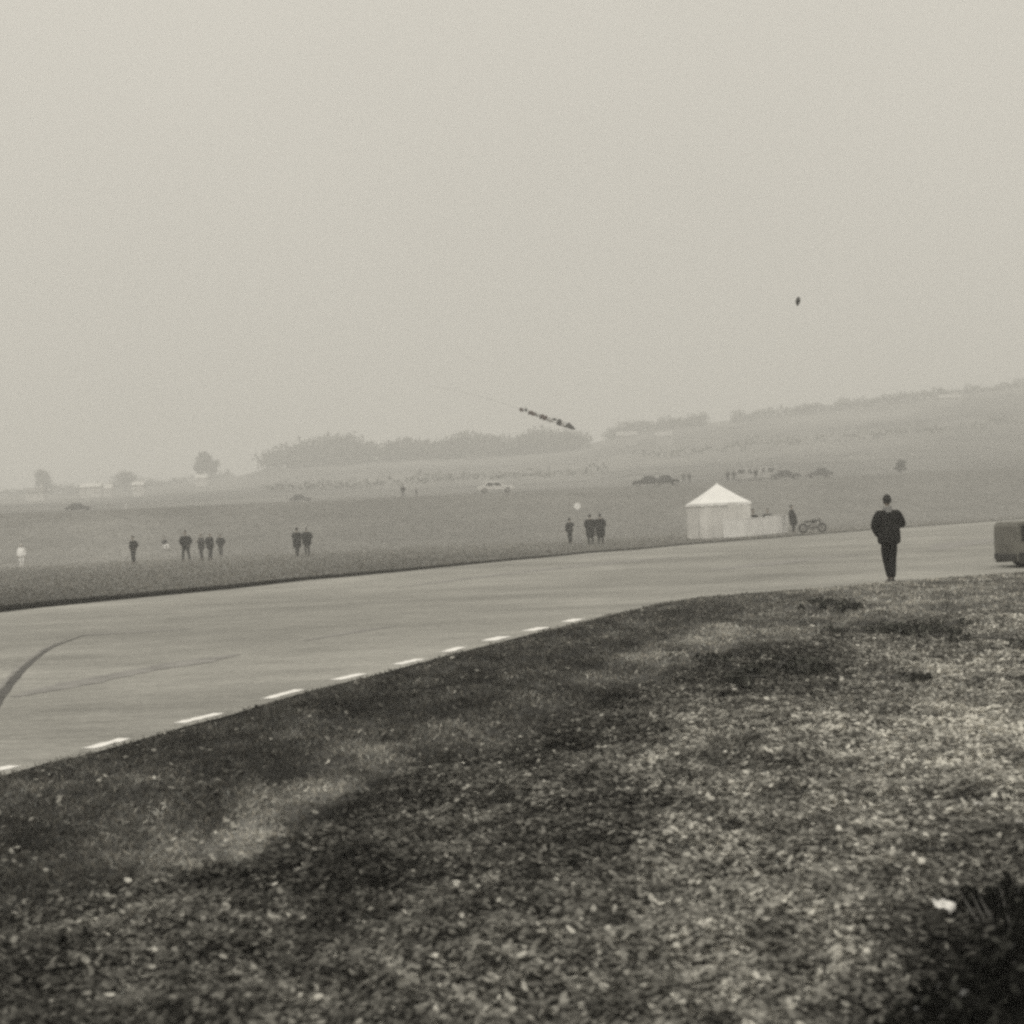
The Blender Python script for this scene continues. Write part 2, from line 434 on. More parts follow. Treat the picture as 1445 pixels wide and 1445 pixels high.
def sample_near(n_, r0, r1, p=-1.6):
    """points in the near verge, thinner with distance"""
    k = 1 + p + 1
    r = (r0 ** k + rng.random(n_) * (r1 ** k - r0 ** k)) ** (1 / k)
    a = rng.uniform(-.40, .40, n_)
    y = r * np.cos(a); x = r * np.sin(a)
    ok = y < near_edge(np.clip(x / y, -.5, .45)) - .02 + (rng.random(n_) ** 3) * .12 + np.clip(fbm(x * 2.2 + 90, y * .3, 3) - .52, 0, 1) * 1.6 * (rng.random(n_) < .5)
    return x[ok], y[ok]
x, y = sample_near(420000, 3.2, 36)
d = np.hypot(x, y)
t = (idw(x, y, cn) * 1.1 + .014) * mottle(x, y) * GAIN
cl = fbm(x * 3 + 7, y * 3, 3)
h = (.018 + .026 * rng.random(len(x))) * (.6 + .9 * cl) * (1 + d / 40)
w = (.004 + .004 * rng.random(len(x))) * (1 + d / 9)
tt = np.clip(t * (1.5 + 2.7 * t) * np.exp(rng.normal(0, .36, len(x))) * (.45 + 1.1 * cl), .012, .6)
blades('grass', x, y, terrain(x, y) + bumps(x, y), h, w, tt, 'short rough grass covering the verge in the foreground', lean=1.1)

# broad low leaves and seed heads scattered through the turf
LINE = [(-200, 1330), (0, 1290), (200, 1240), (420, 1185), (560, 1100), (760, 1030), (880, 970), (1050, 930), (1200, 890), (1445, 850), (1700, 830)]
LW = np.array([list(G(*p))[:2] for p in LINE])
def leaf_zone(x, y):
    return np.interp(x / y, LW[:, 0] / LW[:, 1], LW[:, 1]) - y
x, y = sample_near(230000, 3.2, 24, -1.9)
lz = leaf_zone(x, y)
keep = (rng.random(len(x)) < np.clip(lz / .5 + .12, .06, 1))
x, y = x[keep], y[keep]
n_ = len(x); d = np.hypot(x, y)
t = (idw(x, y, cn) * 1.1 + .014) * mottle(x, y) * GAIN
size = (.0085 + .0105 * rng.random(n_)) * (.8 + d / 17)
r_ = rng.random(n_)
spk = fbm(x * 9 + 31, y * 9, 2)
f = np.exp(rng.normal(0, 1, n_) * np.interp(t, [.03, .2], [.45, .26])) * (.4 + 1.2 * spk) * np.where(r_ > .93, np.interp(t, [.03, .2], [2.6, 1.5]), 1.0) * np.where(r_ < .14, .35, 1.0)
tt = np.clip((t * (1.45 + 2.6 * t) + .012) * f, .008, .7)
ang = rng.random(n_) * 2 * np.pi; til = rng.uniform(0, .9, n_); tz = rng.random(n_) * 2 * np.pi
c, s = np.cos(ang), np.sin(ang)
ax = np.stack([c, s, np.sin(til) * np.cos(tz)], 1); ay = np.stack([-s, c, np.sin(til) * np.sin(tz)], 1)
base = np.c_[x, y, terrain(x, y) + bumps(x, y) + .012 + .035 * rng.random(n_)]
prof = [(-1, 0), (-.4, -.62), (.5, -.55), (1.1, 0), (.5, .55), (-.4, .62)]
V = np.stack([base + (ax * u_ + ay * v_) * size[:, None] + np.c_[np.zeros((n_, 2)), -abs(v_) * size * .25] for u_, v_ in prof], 1).reshape(-1, 3)
Fs = np.arange(n_ * 6); t6 = np.repeat(tt, 6)
leaves = link_mesh('low_leaves', np_mesh('low_leaves', V, Fs, np.full(n_, 6), np.c_[t6 * 1.03, t6, t6 * .92]), leafm)
tag(leaves, 'small broad weed leaves speckled light and dark through the foreground turf', 'weeds', kind='stuff')

# longer dark grass along the far side of the road
uu = rng.uniform(-.42, .40, 60000)
fy = far_edge(uu)
amt = np.interp(722.5 + F * uu, [-200, 0, 400, 700, 1000, 1500], [1.0, 1.0, .8, .5, .35, .25])
yy = fy + rng.random(len(uu)) ** 1.4 * np.interp(uu, [-.4, 0, .4], [1.3, 2.2, 3.0])
keep = rng.random(len(uu)) < amt * (.35 + 1.2 * fbm(uu * 60, yy * .2, 3))
uu, yy, amt = uu[keep], yy[keep], amt[keep]; xx = uu * yy
hh = (.06 + .12 * rng.random(len(xx))) * (.35 + .65 * amt)
blades('verge_grass', xx, yy, terrain(xx, yy), hh, np.full(len(xx), .03), np.clip(.035 * np.exp(rng.normal(0, .4, len(xx))), .01, .2),
       'strip of longer dark grass along the far edge of the track')
# tufts over the field beyond
n_ = 90000
r = np.exp(rng.uniform(np.log(34), np.log(150), n_)); a = rng.uniform(-.40, .40, n_)
xx = r * np.sin(a); yy = r * np.cos(a)
keep = yy > far_edge(np.clip(xx / yy, -.42, .42)) + .5
xx, yy = xx[keep], yy[keep]; d = np.hypot(xx, yy)
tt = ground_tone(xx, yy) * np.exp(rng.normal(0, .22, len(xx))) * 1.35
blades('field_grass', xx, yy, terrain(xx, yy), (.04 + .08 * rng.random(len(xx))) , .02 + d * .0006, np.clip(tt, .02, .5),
       'short tufted grass over the field beyond the track')

# ------------------------------------------------------------------ trees, woods, bushes
def foliage(centres, n_, leaf, tone0, spread=.45):
    """leaf-sized faces through the volume of ellipsoids (cx,cy,cz,rx,ry,rz)"""
    c = np.array(centres)
    vol = c[:, 3] * c[:, 4] * c[:, 5]; pick = rng.choice(len(c), n_, p=vol / vol.sum())
    v = rng.normal(size=(n_, 3)); v /= np.linalg.norm(v, axis=1)[:, None]
    rr = rng.random(n_) ** (1 / 3) * (.72 + .5 * rng.random(n_))
    p = c[pick, :3] + v * rr[:, None] * c[pick, 3:]
    a = rng.normal(size=(n_, 3)); a /= np.linalg.norm(a, axis=1)[:, None]
    b = np.cross(a, rng.normal(size=(n_, 3))); b /= np.linalg.norm(b, axis=1)[:, None]
    s = leaf * (.5 + rng.random(n_))[:, None]
    V = np.stack([p - a * s, p - b * s * .6, p + a * s, p + b * s * .6], 1).reshape(-1, 3)
    t = np.repeat(np.clip(tone0 * np.exp(rng.normal(0, spread, n_)), .01, .3), 4)
    return V, np.arange(n_ * 4), np.full(n_, 4), np.c_[t, t, t * .9]
bark = mat_simple('bark', gray(.09), .9, .3, 3, .4)
def tree(loc, h, w, label, nclump=16, nleaf=1500, tone0=.08, name='broadleaf_tree', group='single trees on the far ridge', squat=.62):
    root = empty(name, loc)
    tag(root, label, 'tree', group)
    cs = []
    for k in range(nclump):
        a = random.uniform(0, 6.28); zz = h * random.uniform(.22, .86)
        rr = random.uniform(.05, .40) * w * (1.15 - .8 * abs(zz / h - .42))
        s = random.uniform(.10, .20)
        cs.append((math.cos(a) * rr, math.sin(a) * rr, zz, w * s, w * s, h * s * squat))
    cs.append((0, 0, h * .5, w * .27, w * .27, h * .34))
    V, Fs, sz, C = foliage(cs, nleaf, .035 * h + .06, tone0)
    link_mesh('crown', np_mesh('crown', V, Fs, sz, C), leafm, root)
    bm = bmesh.new()
    tube(bm, (0, 0, -.3), (0, 0, h * .35), h * .035, h * .026, 8); tube(bm, (0, 0, h * .35), (.02 * h, 0, h * .7), h * .026, h * .01, 8)
    for k in range(5):
        a = k * 1.3; tube(bm, (0, 0, h * (.28 + .05 * k)), (math.cos(a) * w * .3, math.sin(a) * w * .3, h * (.5 + .06 * k)), h * .014, h * .005, 6)
    from_bm('trunk', bm, bark, root)
    return root
def gz(p, sink=.0):
    return Vector((p.x, p.y, float(terrain(p.x, p.y)) - sink))
def at_px(px, dist):
    return gz(P(px, 700, dist))
tree(at_px(62, 600), 11, 13, 'faint round tree furthest to the left on the hazy skyline', group='single trees on the hazy skyline')
tree(at_px(178, 610), 10, 15, 'low wide hazy tree between the leftmost tree and the tall one', group='single trees on the hazy skyline')
tree(at_px(290, 600), 15, 12, 'tallest single hazy tree left of the long wood', nleaf=2200, group='single trees on the hazy skyline')
tree(at_px(1272, 240), 2.6, 2.6, 'small faint tree on the rise above the walking man', group='small trees on the rise', nclump=9, nleaf=700, tone0=.07)
def wood(px0, px1, dist, h, label, n_=9000, tone0=.12, depth=25, name='wood'):
    cs = []
    px = px0
    while px < px1:
        dd = dist + random.uniform(-depth / 2, depth / 2)
        p = at_px(px, dd); hh = h * random.choice([.55, .8, .9, 1.0, 1.25]) * random.uniform(.85, 1.12)
        cs.append((p.x, p.y, p.z + hh * .5, hh * random.uniform(.5, .9), hh * .6, hh * .52))
        px += random.uniform(.3, .8) * hh / dist * F * .5
    V, Fs, sz, C = foliage(cs, n_, .8 if h > 5 else .45, tone0)
    o = link_mesh(name, np_mesh(name, V, Fs, sz, C), leafm)
    tag(o, label, 'wood', kind='stuff')
wood(378, 535, 610, 9.5, 'shorter hazy wood left on the skyline beside the tall tree', 6000)
wood(543, 832, 600, 8.0, 'long even hazy wood on the skyline under the airborne streamer', 10000)
wood(862, 1000, 620, 5.0, 'low hazy hedge where the right hill begins', 4000, name='hedge')
wood(1040, 1460, 625, 3.6, 'long hazy hedge along the top of the right hill', 8000, name='hedge')
wood(-40, 330, 655, 4.0, 'thin hazy hedge low on the left skyline', 6000, name='hedge')
wood(900, 1445, 420, 2.2, 'broken hazy hedge halfway up the right hill', 1100, name='hedge', tone0=.13)
wood(380, 860, 360, 2.0, 'broken hazy hedge across the middle of the hillside', 1000, name='hedge', tone0=.13)

# dark undergrowth in the near right corner
def bush(root_loc, spots, leaf, n_, label, tone0, name='dark_bush'):
    root = empty(name, root_loc); tag(root, label, 'bush')
    V, Fs, sz, C = foliage(spots, n_, leaf, tone0, .8)
    k_ = np.repeat(rng.random(n_) > .985, 4)[:, None]; C = np.where(k_, .22, C)
    link_mesh('foliage', np_mesh('foliage', V, Fs, sz, C), leafm, root)
    bm = bmesh.new()
    for s in spots:
        for k in range(4):
            tube(bm, (0, 0, -.03),
                 (s[0] + random.uniform(-.5, .5) * s[3], s[1] + random.uniform(-.5, .5) * s[4], s[2] + random.uniform(.1, .9) * s[5]), .006, .003, 5)
    from_bm('stems', bm, bark, root)
    return root
c0 = G(1455, 1418)
bush((c0.x, c0.y, 0), [(0, 0, .08, .22, .30, .12), (-.22, -.18, .07, .22, .2, .10), (-.38, -.3, .05, .2, .14, .08), (.2, .15, .1, .22, .34, .14),
     (.3, .5, .08, .2, .3, .12), (.05, -.3, .09, .26, .14, .10), (.45, -.1, .12, .3, .4, .16), (-.1, -.5, .07, .22, .13, .08), (.35, -.5, .1, .16, .16, .10), (-.2, -.74, .06, .2, .10, .07), (.25, .85, .06, .14, .2, .1), (.12, .95, .05, .1, .1, .06), (-.5, -.62, .05, .12, .07, .06)], .018, 13000,
     'black low bramble clump filling the near right corner of the verge', .016)

for px, py, s, lab in [(1303, 893, .6, 'dark weed tuft in the pale grass to the right below the walking man'),
                       (1170, 858, .3, 'small dark weed tuft left of the walking man near the track edge'),
                       (1090, 952, .5, 'wide dark weed tuft in the middle of the verge')]:
    p = G(px, py)
    bush((p.x, p.y, 0), [(random.gauss(0, s * .8), random.gauss(0, s * 1.6), .04, s * random.uniform(.12, .4), s * random.uniform(.2, .6), random.uniform(.05, .10)) for _ in range(14)], .028, 1500, lab, .05, 'weed_tuft')

# scrap of white paper and small pale stone in the near grass
def scrap(px, py, s, label, cat, name, v):
    p = G(px, py); bm = bmesh.new()
    g = [[bm.verts.new((s * (i / 4 - .5) * (1 + .15 * math.sin(j * 2)), s * .8 * (j / 4 - .5), .06 + s * .45 * random.random() + .3 * s * abs(i / 4 - .5))) for j in range(5)] for i in range(5)]
    for i in range(4):
        for j in range(4): bm.faces.new((g[i][j], g[i + 1][j], g[i + 1][j + 1], g[i][j + 1]))
    o = from_bm(name, bm, mat_simple(name + '_white', gray(v, .02), .7, .1, 30), smooth=True)
    o.location = (p.x, p.y, float(terrain(p.x, p.y) + bumps(np.array(p.x), np.array(p.y)))); o.rotation_euler = (.5, .1, random.uniform(0, 3))
    md = o.modifiers.new('thickness', 'SOLIDIFY'); md.thickness = .002
    tag(o, label, cat)
scrap(1318, 1310, .085, 'largest crumpled scrap of white paper in the near grass beside the black bramble', 'paper', 'paper_scrap', .75)
scrap(1373, 1153, .045, 'small white paper scrap further up the pale grass near the right edge', 'paper', 'paper_scrap', .7)
scrap(1434, 1200, .045, 'pale scrap of paper at the right edge of the verge', 'paper', 'paper_scrap', .5)


# ------------------------------------------------------------------ people
M_SKIN = mat_simple('skin', (.34, .30, .26), .6, .08, 20)
M_HAIR = mat_simple('hair', gray(.018), .7, .3, 60)
M_SHOE = mat_simple('shoe_leather', gray(.018), .5, .2, 30)
def cloth(v, name='cloth'):
    return mat_simple(name, gray(v, .01), .9, .22, 9, .5, .15)
def skin_me(V, E, Rd, sub=1, root=0):
    me = bpy.data.meshes.new('tmp'); me.from_pydata([tuple(v) for v in V], E, [])
    o = bpy.data.objects.new('tmp', me); COL.objects.link(o)
    md = o.modifiers.new('skin', 'SKIN'); md.use_smooth_shade = True; md.branch_smoothing = .6
    sv_ = me.skin_vertices[0].data
    for k, r_ in enumerate(Rd):
        sv_[k].radius = r_ if isinstance(r_, (tuple, list)) else (r_, r_)
        sv_[k].use_root = (k == root)
    s = o.modifiers.new('sub', 'SUBSURF'); s.levels = sub; s.render_levels = sub
    dg = bpy.context.evaluated_depsgraph_get(); dg.update()
    out = bpy.data.meshes.new_from_object(o.evaluated_get(dg))
    bpy.data.objects.remove(o); bpy.data.meshes.remove(me)
    out.materials.clear()
    return out
def merge(meshes):
    bm = bmesh.new()
    for m in meshes:
        bm.from_mesh(m); bpy.data.meshes.remove(m)
    me = bpy.data.meshes.new('merged'); bm.to_mesh(me); bm.free()
    return me
def head_mesh(c, yaw=0.0, pitch=0.0):
    """head facing +Y, half height .115"""
    bm = bmesh.new()
    bmesh.ops.create_icosphere(bm, subdivisions=4, radius=1)
    for v in bm.verts:
        x, y, z = v.co
        w = .076 * (1 - .22 * max(0, -z) ** 1.5); dpt = .095 * (1 - .10 * max(0, -z))
        X_, Y_, Z_ = x * w, y * dpt, z * .118
        if y > 0:
            Y_ += .022 * math.exp(-(x / .16) ** 2 - ((z + .12) / .2) ** 2)        # nose
            Y_ -= .010 * (math.exp(-((abs(x) - .38) / .16) ** 2 - ((z - .08) / .12) ** 2))   # eye sockets
            Y_ += .006 * math.exp(-(x / .3) ** 2 - ((z + .48) / .07) ** 2)        # lips
            Y_ -= .004 * math.exp(-(x / .3) ** 2 - ((z + .36) / .05) ** 2)
            Y_ += .008 * math.exp(-(x / .3) ** 2 - ((z + .8) / .2) ** 2)          # chin
        v.co = (X_, Y_, Z_)
    for s in (-1, 1):
        ball(bm, (s * .078, -.005, -.003), (.009, .020, .031), 8, 6)   # ears
        ball(bm, (s * .029, .079, .009), (.012, .010, .008), 8, 6)     # eyes
    M = Matrix.Translation(c) @ Matrix.Rotation(yaw, 4, 'Z') @ Matrix.Rotation(pitch, 4, 'X')
    bmesh.ops.transform(bm, matrix=M, verts=bm.verts)
    me = bpy.data.meshes.new('head'); bm.to_mesh(me); bm.free()
    return me, M
def hand_meshes(wr, dirv, palm_n, side):
    """palm and five curled fingers growing from the wrist"""
    d = Vector(dirv).normalized(); nrm = Vector(palm_n).normalized(); sd_ = d.cross(nrm).normalized() * side
    nrm = sd_.cross(d).normalized() * side
    out = []
    wr = Vector(wr)
    out.append(skin_me([wr - d * .02, wr + d * .03, wr + d * .085], [(0, 1), (1, 2)], [(.026, .02), (.036, .017), (.038, .015)], 1))
    for k, (o_, L_) in enumerate([(-.030, .072), (-.010, .082), (.011, .077), (.030, .060)]):
        b = wr + d * .07 + sd_ * o_
        p1 = b + d * L_ * .45; p2 = p1 + (d * .8 - nrm * .6) * L_ * .35; p3 = p2 + (d * .3 - nrm * .95) * L_ * .3
        out.append(skin_me([b, p1, p2, p3], [(0, 1), (1, 2), (2, 3)], [.0098, .0092, .0085, .007], 1))
    b = wr + d * .025 - sd_ * .028
    p1 = b - sd_ * .022 + d * .03 - nrm * .01; p2 = p1 + d * .030 - nrm * .012 - sd_ * .004
    out.append(skin_me([b, p1, p2], [(0, 1), (1, 2)], [.012, .0105, .0085], 1))
    return out
def person(loc, face, label, h=1.75, jacket=.014, trousers=.03, coat=.0, stride=.0, arms='hang', sit=False, group=None,
           hair=None, hat=None, skirt=False, bulk=1.0, collar=None, spread=.10, lean=0.0, headyaw=0.0, shoes=None):
    s = h / 1.75
    root = empty('person', loc, face, s)
    tag(root, label, 'person', group)
    hz = .50 if sit else .92
    H = Vector((0, -.02 if sit else 0, hz))
    def up(z, y=0): return H + Vector((0, y + lean * z, z))
    chest = up(.36); neck0 = up(.53); neck1 = up(.60, .01); sh = .185
    # legs
    legs = []
    for q, sg in enumerate((-1, 1)):
        hip = H + Vector((sg * .09, 0, -.04))
        if sit:
            kn = H + Vector((sg * (.12 + spread * .6), .43, .02)); an = Vector((sg * (.12 + spread * .6), .46, .08))
        else:
            st = stride * (1 if q == 0 else -1)
            kn = Vector((sg * (.09 + spread * .45) , st * .45 + .04, .50)); an = Vector((sg * (.06 + spread), st - .03 * (st < 0), .09 + .05 * (st < -.08)))
        legs.append((hip, kn, an))
    # arms
    ar = []
    for q, sg in enumerate((-1, 1)):
        S = up(.50) + Vector((sg * sh, 0, 0))
        mode = arms if isinstance(arms, str) else arms[q]
        if mode == 'hang':
            E_ = S + Vector((sg * .07, -.03, -.29)); W = E_ + Vector((sg * .0, .06, -.25)); hd = (0, .15, -1); pn = (-sg, 0, 0)
        elif mode == 'front':   # hands together before the chest
            E_ = S + Vector((sg * .13, .02, -.27)); W = S + Vector((-sg * .09, .27, -.17)); hd = (-sg * .8, .4, .2); pn = (0, -1, 0)
        elif mode == 'pocket':
            E_ = S + Vector((sg * .14, -.08, -.26)); W = S + Vector((-sg * .0, .10, -.46)); hd = (-sg * .3, .3, -1); pn = (-sg, 0, 0)
        elif mode == 'lap':
            E_ = S + Vector((sg * .07, .06, -.27)); W = S + Vector((-sg * .04, .30, -.30)); hd = (-sg * .3, 1, -.1); pn = (0, 0, -1)
        elif mode == 'up':      # hand raised to the face
            E_ = S + Vector((sg * .14, .12, -.20)); W = S + Vector((-sg * .06, .20, .06)); hd = (-sg * .4, .1, 1); pn = (0, -1, 0)
        else:                   # swing
            sw = .18 * (1 if q == 1 else -1)
            E_ = S + Vector((sg * .06, sw * .5 - .02, -.28)); W = E_ + Vector((0, sw * .6 + .06, -.24)); hd = (0, .3 + sw, -1); pn = (-sg, 0, 0)
        ar.append((S, E_, W, hd, pn))
    # body: one surface
    V = [H, up(.18), chest, up(.50), neck0, neck1, up(.66, .015)]
    Rd = [(.14, .10), (.125, .095), (.15, .105), (.12, .085), (.058, .058), (.052, .055), (.05, .055)]
    E = [(k, k + 1) for k in range(6)]
    for (hip, kn, an) in legs:
        b = len(V); V += [hip, (hip + kn) / 2, kn, (kn * .6 + an * .4) + Vector((0, -.02, 0)), an, an + Vector((0, .13, -.055))]
        Rd += [.085, .078, .055, .055, .038, (.038, .028)]
        E += [(0, b)] + [(b + k, b + k + 1) for k in range(5)]
    for (S, E_, W, hd, pn) in ar:
        b = len(V); V += [S, (S + E_) / 2, E_, (E_ + W) / 2, W]
        Rd += [.052, .046, .038, .034, .026]; E += [(3, b)] + [(b + k, b + k + 1) for k in range(4)]
    parts = [skin_me(V, E, Rd, 1, 0)]
    hc = up(.745, .03)
    hm, HM = head_mesh(hc, headyaw, .05)
    parts.append(hm)
    for q, sg in enumerate((-1, 1)):
        S, E_, W, hd, pn = ar[q]; parts += hand_meshes(W, hd, pn, sg)
    me = merge(parts)
    link_mesh('body', me, M_SKIN, root, True)
    # trousers
    if not skirt:
        V = [H + Vector((0, 0, .06)), H + Vector((0, 0, -.02))]; Rd = [(.155, .118), (.16, .125)]; E = [(0, 1)]
        for (hip, kn, an) in legs:
            b = len(V); V += [hip + Vector((0, 0, -.06)), (hip + kn) / 2, kn, (kn + an) / 2 + Vector((0, -.02, 0)), an + Vector((0, -.01, .01))]
            Rd += [.105, .098, .078, .074, .066]; E += [(1, b)] + [(b + k, b + k + 1) for k in range(4)]
        link_mesh('trousers', skin_me(V, E, Rd, 1, 0), cloth(trousers, 'trouser_cloth'), root, True)
    else:
        V = [H + Vector((0, 0, .08)), H, H + Vector((0, 0, -.2)), H + Vector((0, 0, -.42))]
        link_mesh('skirt', skin_me(V, [(0, 1), (1, 2), (2, 3)], [(.13, .11), (.18, .15), (.21, .18), (.24, .20)], 1, 0), cloth(trousers, 'skirt_cloth'), root, True)
    # jacket
    B = bulk; lo = -.12 - coat
    if sit: lo = .0
    V = [up(lo), up(lo * .4 + .04), up(.22), up(.38), up(.49), up(.545)]
    Rd = [(.20 * B, .15 * B), (.195 * B, .15 * B), (.19 * B, .15 * B), (.195 * B, .145 * B), (.15 * B, .11 * B), (.085, .08)]
    E = [(k, k + 1) for k in range(5)]
    for (S, E_, W, hd, pn) in ar:
        b = len(V); V += [S + Vector((0, 0, -.01)), (S + E_) / 2, E_, (E_ + W) / 2, W]
        Rd += [.082 * B, .074 * B, .064 * B, .056 * B, .046 * B]; E += [(4, b)] + [(b + k, b + k + 1) for k in range(4)]
    link_mesh('jacket', skin_me(V, E, Rd, 2, 0), cloth(jacket, 'jacket_cloth'), root, True)
    if collar is not None:
        bm = bmesh.new()
        rings = []
        for zz, rr in ((.50, .115), (.545, .098), (.60, .078), (.625, .082), (.615, .066)):
            rings.append([bm.verts.new(up(zz, .01) + Vector((math.cos(a_) * rr * 1.08, math.sin(a_) * rr, .012 * math.sin(3 * a_)))) for a_ in [k * math.tau / 24 for k in range(24)]])
        for a_, b_ in zip(rings, rings[1:]):
            for k in range(24): bm.faces.new((a_[k], a_[(k + 1) % 24], b_[(k + 1) % 24], b_[k]))
        from_bm('collar', bm, cloth(collar, 'collar_cloth'), root, True)
    # hair / hat
    bm = bmesh.new(); bmesh.ops.create_icosphere(bm, subdivisions=4, radius=1)
    for v in bm.verts:
        x_, y_, z_ = v.co
        v.co = (x_ * .085, y_ * .105 - .008, z_ * .122 + .006)
    dl = [v for v in bm.verts if v.co.z < (.035 if v.co.y > .03 else (-.055 if v.co.y < .0 else -.01)) ]
    bmesh.ops.delete(bm, geom=dl, context='VERTS')
    bmesh.ops.transform(bm, matrix=HM, verts=bm.verts)
    from_bm('hair', bm, mat_simple('hair_tone', gray(hair if hair is not None else .02), .7, .3, 60), root, True)
    if hat:
        bm = bmesh.new()
        tube(bm, HM @ Vector((0, 0, .055)), HM @ Vector((0, 0, .135)), .096, .082, 20)
        tube(bm, HM @ Vector((0, .03, .052)), HM @ Vector((0, .03, .060)), .115, .115, 20)
        from_bm('cap', bm, cloth(hat, 'cap_cloth'), root, True, .008)
    for (hip, kn, an) in legs:
        bm = bmesh.new()
        ball(bm, an + Vector((0, .06, -.055)), (.048, .13, .045), 12, 8); ball(bm, an + Vector((0, -.02, -.04)), (.045, .06, .055), 12, 8)
        for v in bm.verts: v.co.z = max(v.co.z, an.z - .09)
        from_bm('shoe', bm, M_SHOE if shoes is None else cloth(shoes, 'shoe_cloth'), root, True)
    return root
def gp(px, py): return gz(G(px, py))

# the nearest man, walking away along the verge
person(gp(1257.5, 823), R(4), 'man in a bulky dark jacket with a pale collar walking away on the near verge', h=1.79,
       jacket=.012, trousers=.008, arms=('pocket', 'front'), stride=.07, spread=-.062, bulk=1.3, collar=.24, coat=.05, hair=.025)
# across the track, from left to right
person(gp(31, 801), R(200), 'person all in white furthest to the left beyond the track', h=1.60, jacket=.9, trousers=.85, arms='hang', spread=.03, hair=.6, bulk=1.35, shoes=.6, collar=.7)
person(gp(189, 796), R(150), 'single dark clothed person standing right of the figure in white', jacket=.014, trousers=.04, arms='pocket', spread=.0, h=1.8, bulk=1.25)
person(gp(233, 787), R(220), 'person in pale trousers sitting low on the grass beside the standing group', jacket=.09, trousers=.85, sit=True, arms='lap', h=1.45, hair=.1)
GR = 'people standing in the left group beyond the track'
person(gp(263, 793), R(180), 'dark coated person with legs apart, leftmost of the standing group of four', jacket=.014, trousers=.03, arms='pocket', spread=.14, h=1.98, coat=.12, bulk=1.4, group=GR)
person(gp(285, 791), R(120), 'person in a mid grey jacket second from the left of the group of four', jacket=.06, trousers=.05, arms='front', spread=.02, h=1.8, bulk=1.5, coat=.15, group=GR, hair=.3)
person(gp(297, 790), R(240), 'person in a dark grey jacket third from the left of the group of four', jacket=.025, trousers=.10, arms='pocket', spread=.03, h=1.8, bulk=1.5, coat=.1, group=GR, hair=.25)
person(gp(312, 786), R(170), 'shorter person with elbows out at the right end of the group of four', jacket=.028, trousers=.07, arms='pocket', spread=.0, h=1.68, bulk=1.5, group=GR)
GP = 'pair of people in dark coats in the middle left of the field'
person(gp(420, 785), R(-20), 'left of the two dark coated people close together beyond the left part of the track', jacket=.014, trousers=.02, arms='front', spread=.03, h=1.86, coat=.34, bulk=1.55, group=GP, stride=.12)
person(gp(434, 784), R(35), 'right of the two dark coated people close together beyond the left part of the track', jacket=.014, trousers=.028, arms='pocket', spread=.05, h=1.86, coat=.2, bulk=1.6, group=GP, hair=.15)
person(gp(805, 768), R(15), 'slim dark person standing alone by the white disc signpost', jacket=.028, trousers=.018, arms=('hang', 'up'), spread=-.03, h=1.7, stride=.06, bulk=1.15)
GQ = 'people in dark coats standing close right of the white disc signpost'
person(gp(834, 769), R(10), 'dark coated person nearest the white disc signpost in the close pair', jacket=.014, trousers=.03, arms='pocket', spread=.05, h=1.86, coat=.42, bulk=1.5, group=GQ)
person(gp(848, 768), R(-20), 'broad dark coated person on the right of the close pair by the signpost', jacket=.014, trousers=.035, arms='pocket', spread=.05, h=1.86, coat=.45, bulk=1.6, group=GQ)

# ------------------------------------------------------------------ disc sign between them
b0 = gp(817, 769)
sg = empty('disc_sign', b0); tag(sg, 'white round disc on a thin pale pole between the lone figure and the close pair', 'sign')
pale = mat_simple('pale_paint', gray(.34, .02), .7, .15, 6); whitep = mat_simple('white_paint', gray(.85, .01), .6, .06, 6)
bm = bmesh.new(); tube(bm, (0, 0, -.1), (0, 0, 2.25), .035, .03, 10); from_bm('pole', bm, pale, sg)
bm = bmesh.new(); tube(bm, (-.16 * 0, -.06, 2.42), (0, -.03, 2.42), .21, .21, 28); from_bm('disc', bm, whitep, sg, False, .006)
bm = bmesh.new(); box(bm, (0, 0, .35), (.42, .05, .5)); from_bm('lower_board', bm, pale, sg, False, .01)

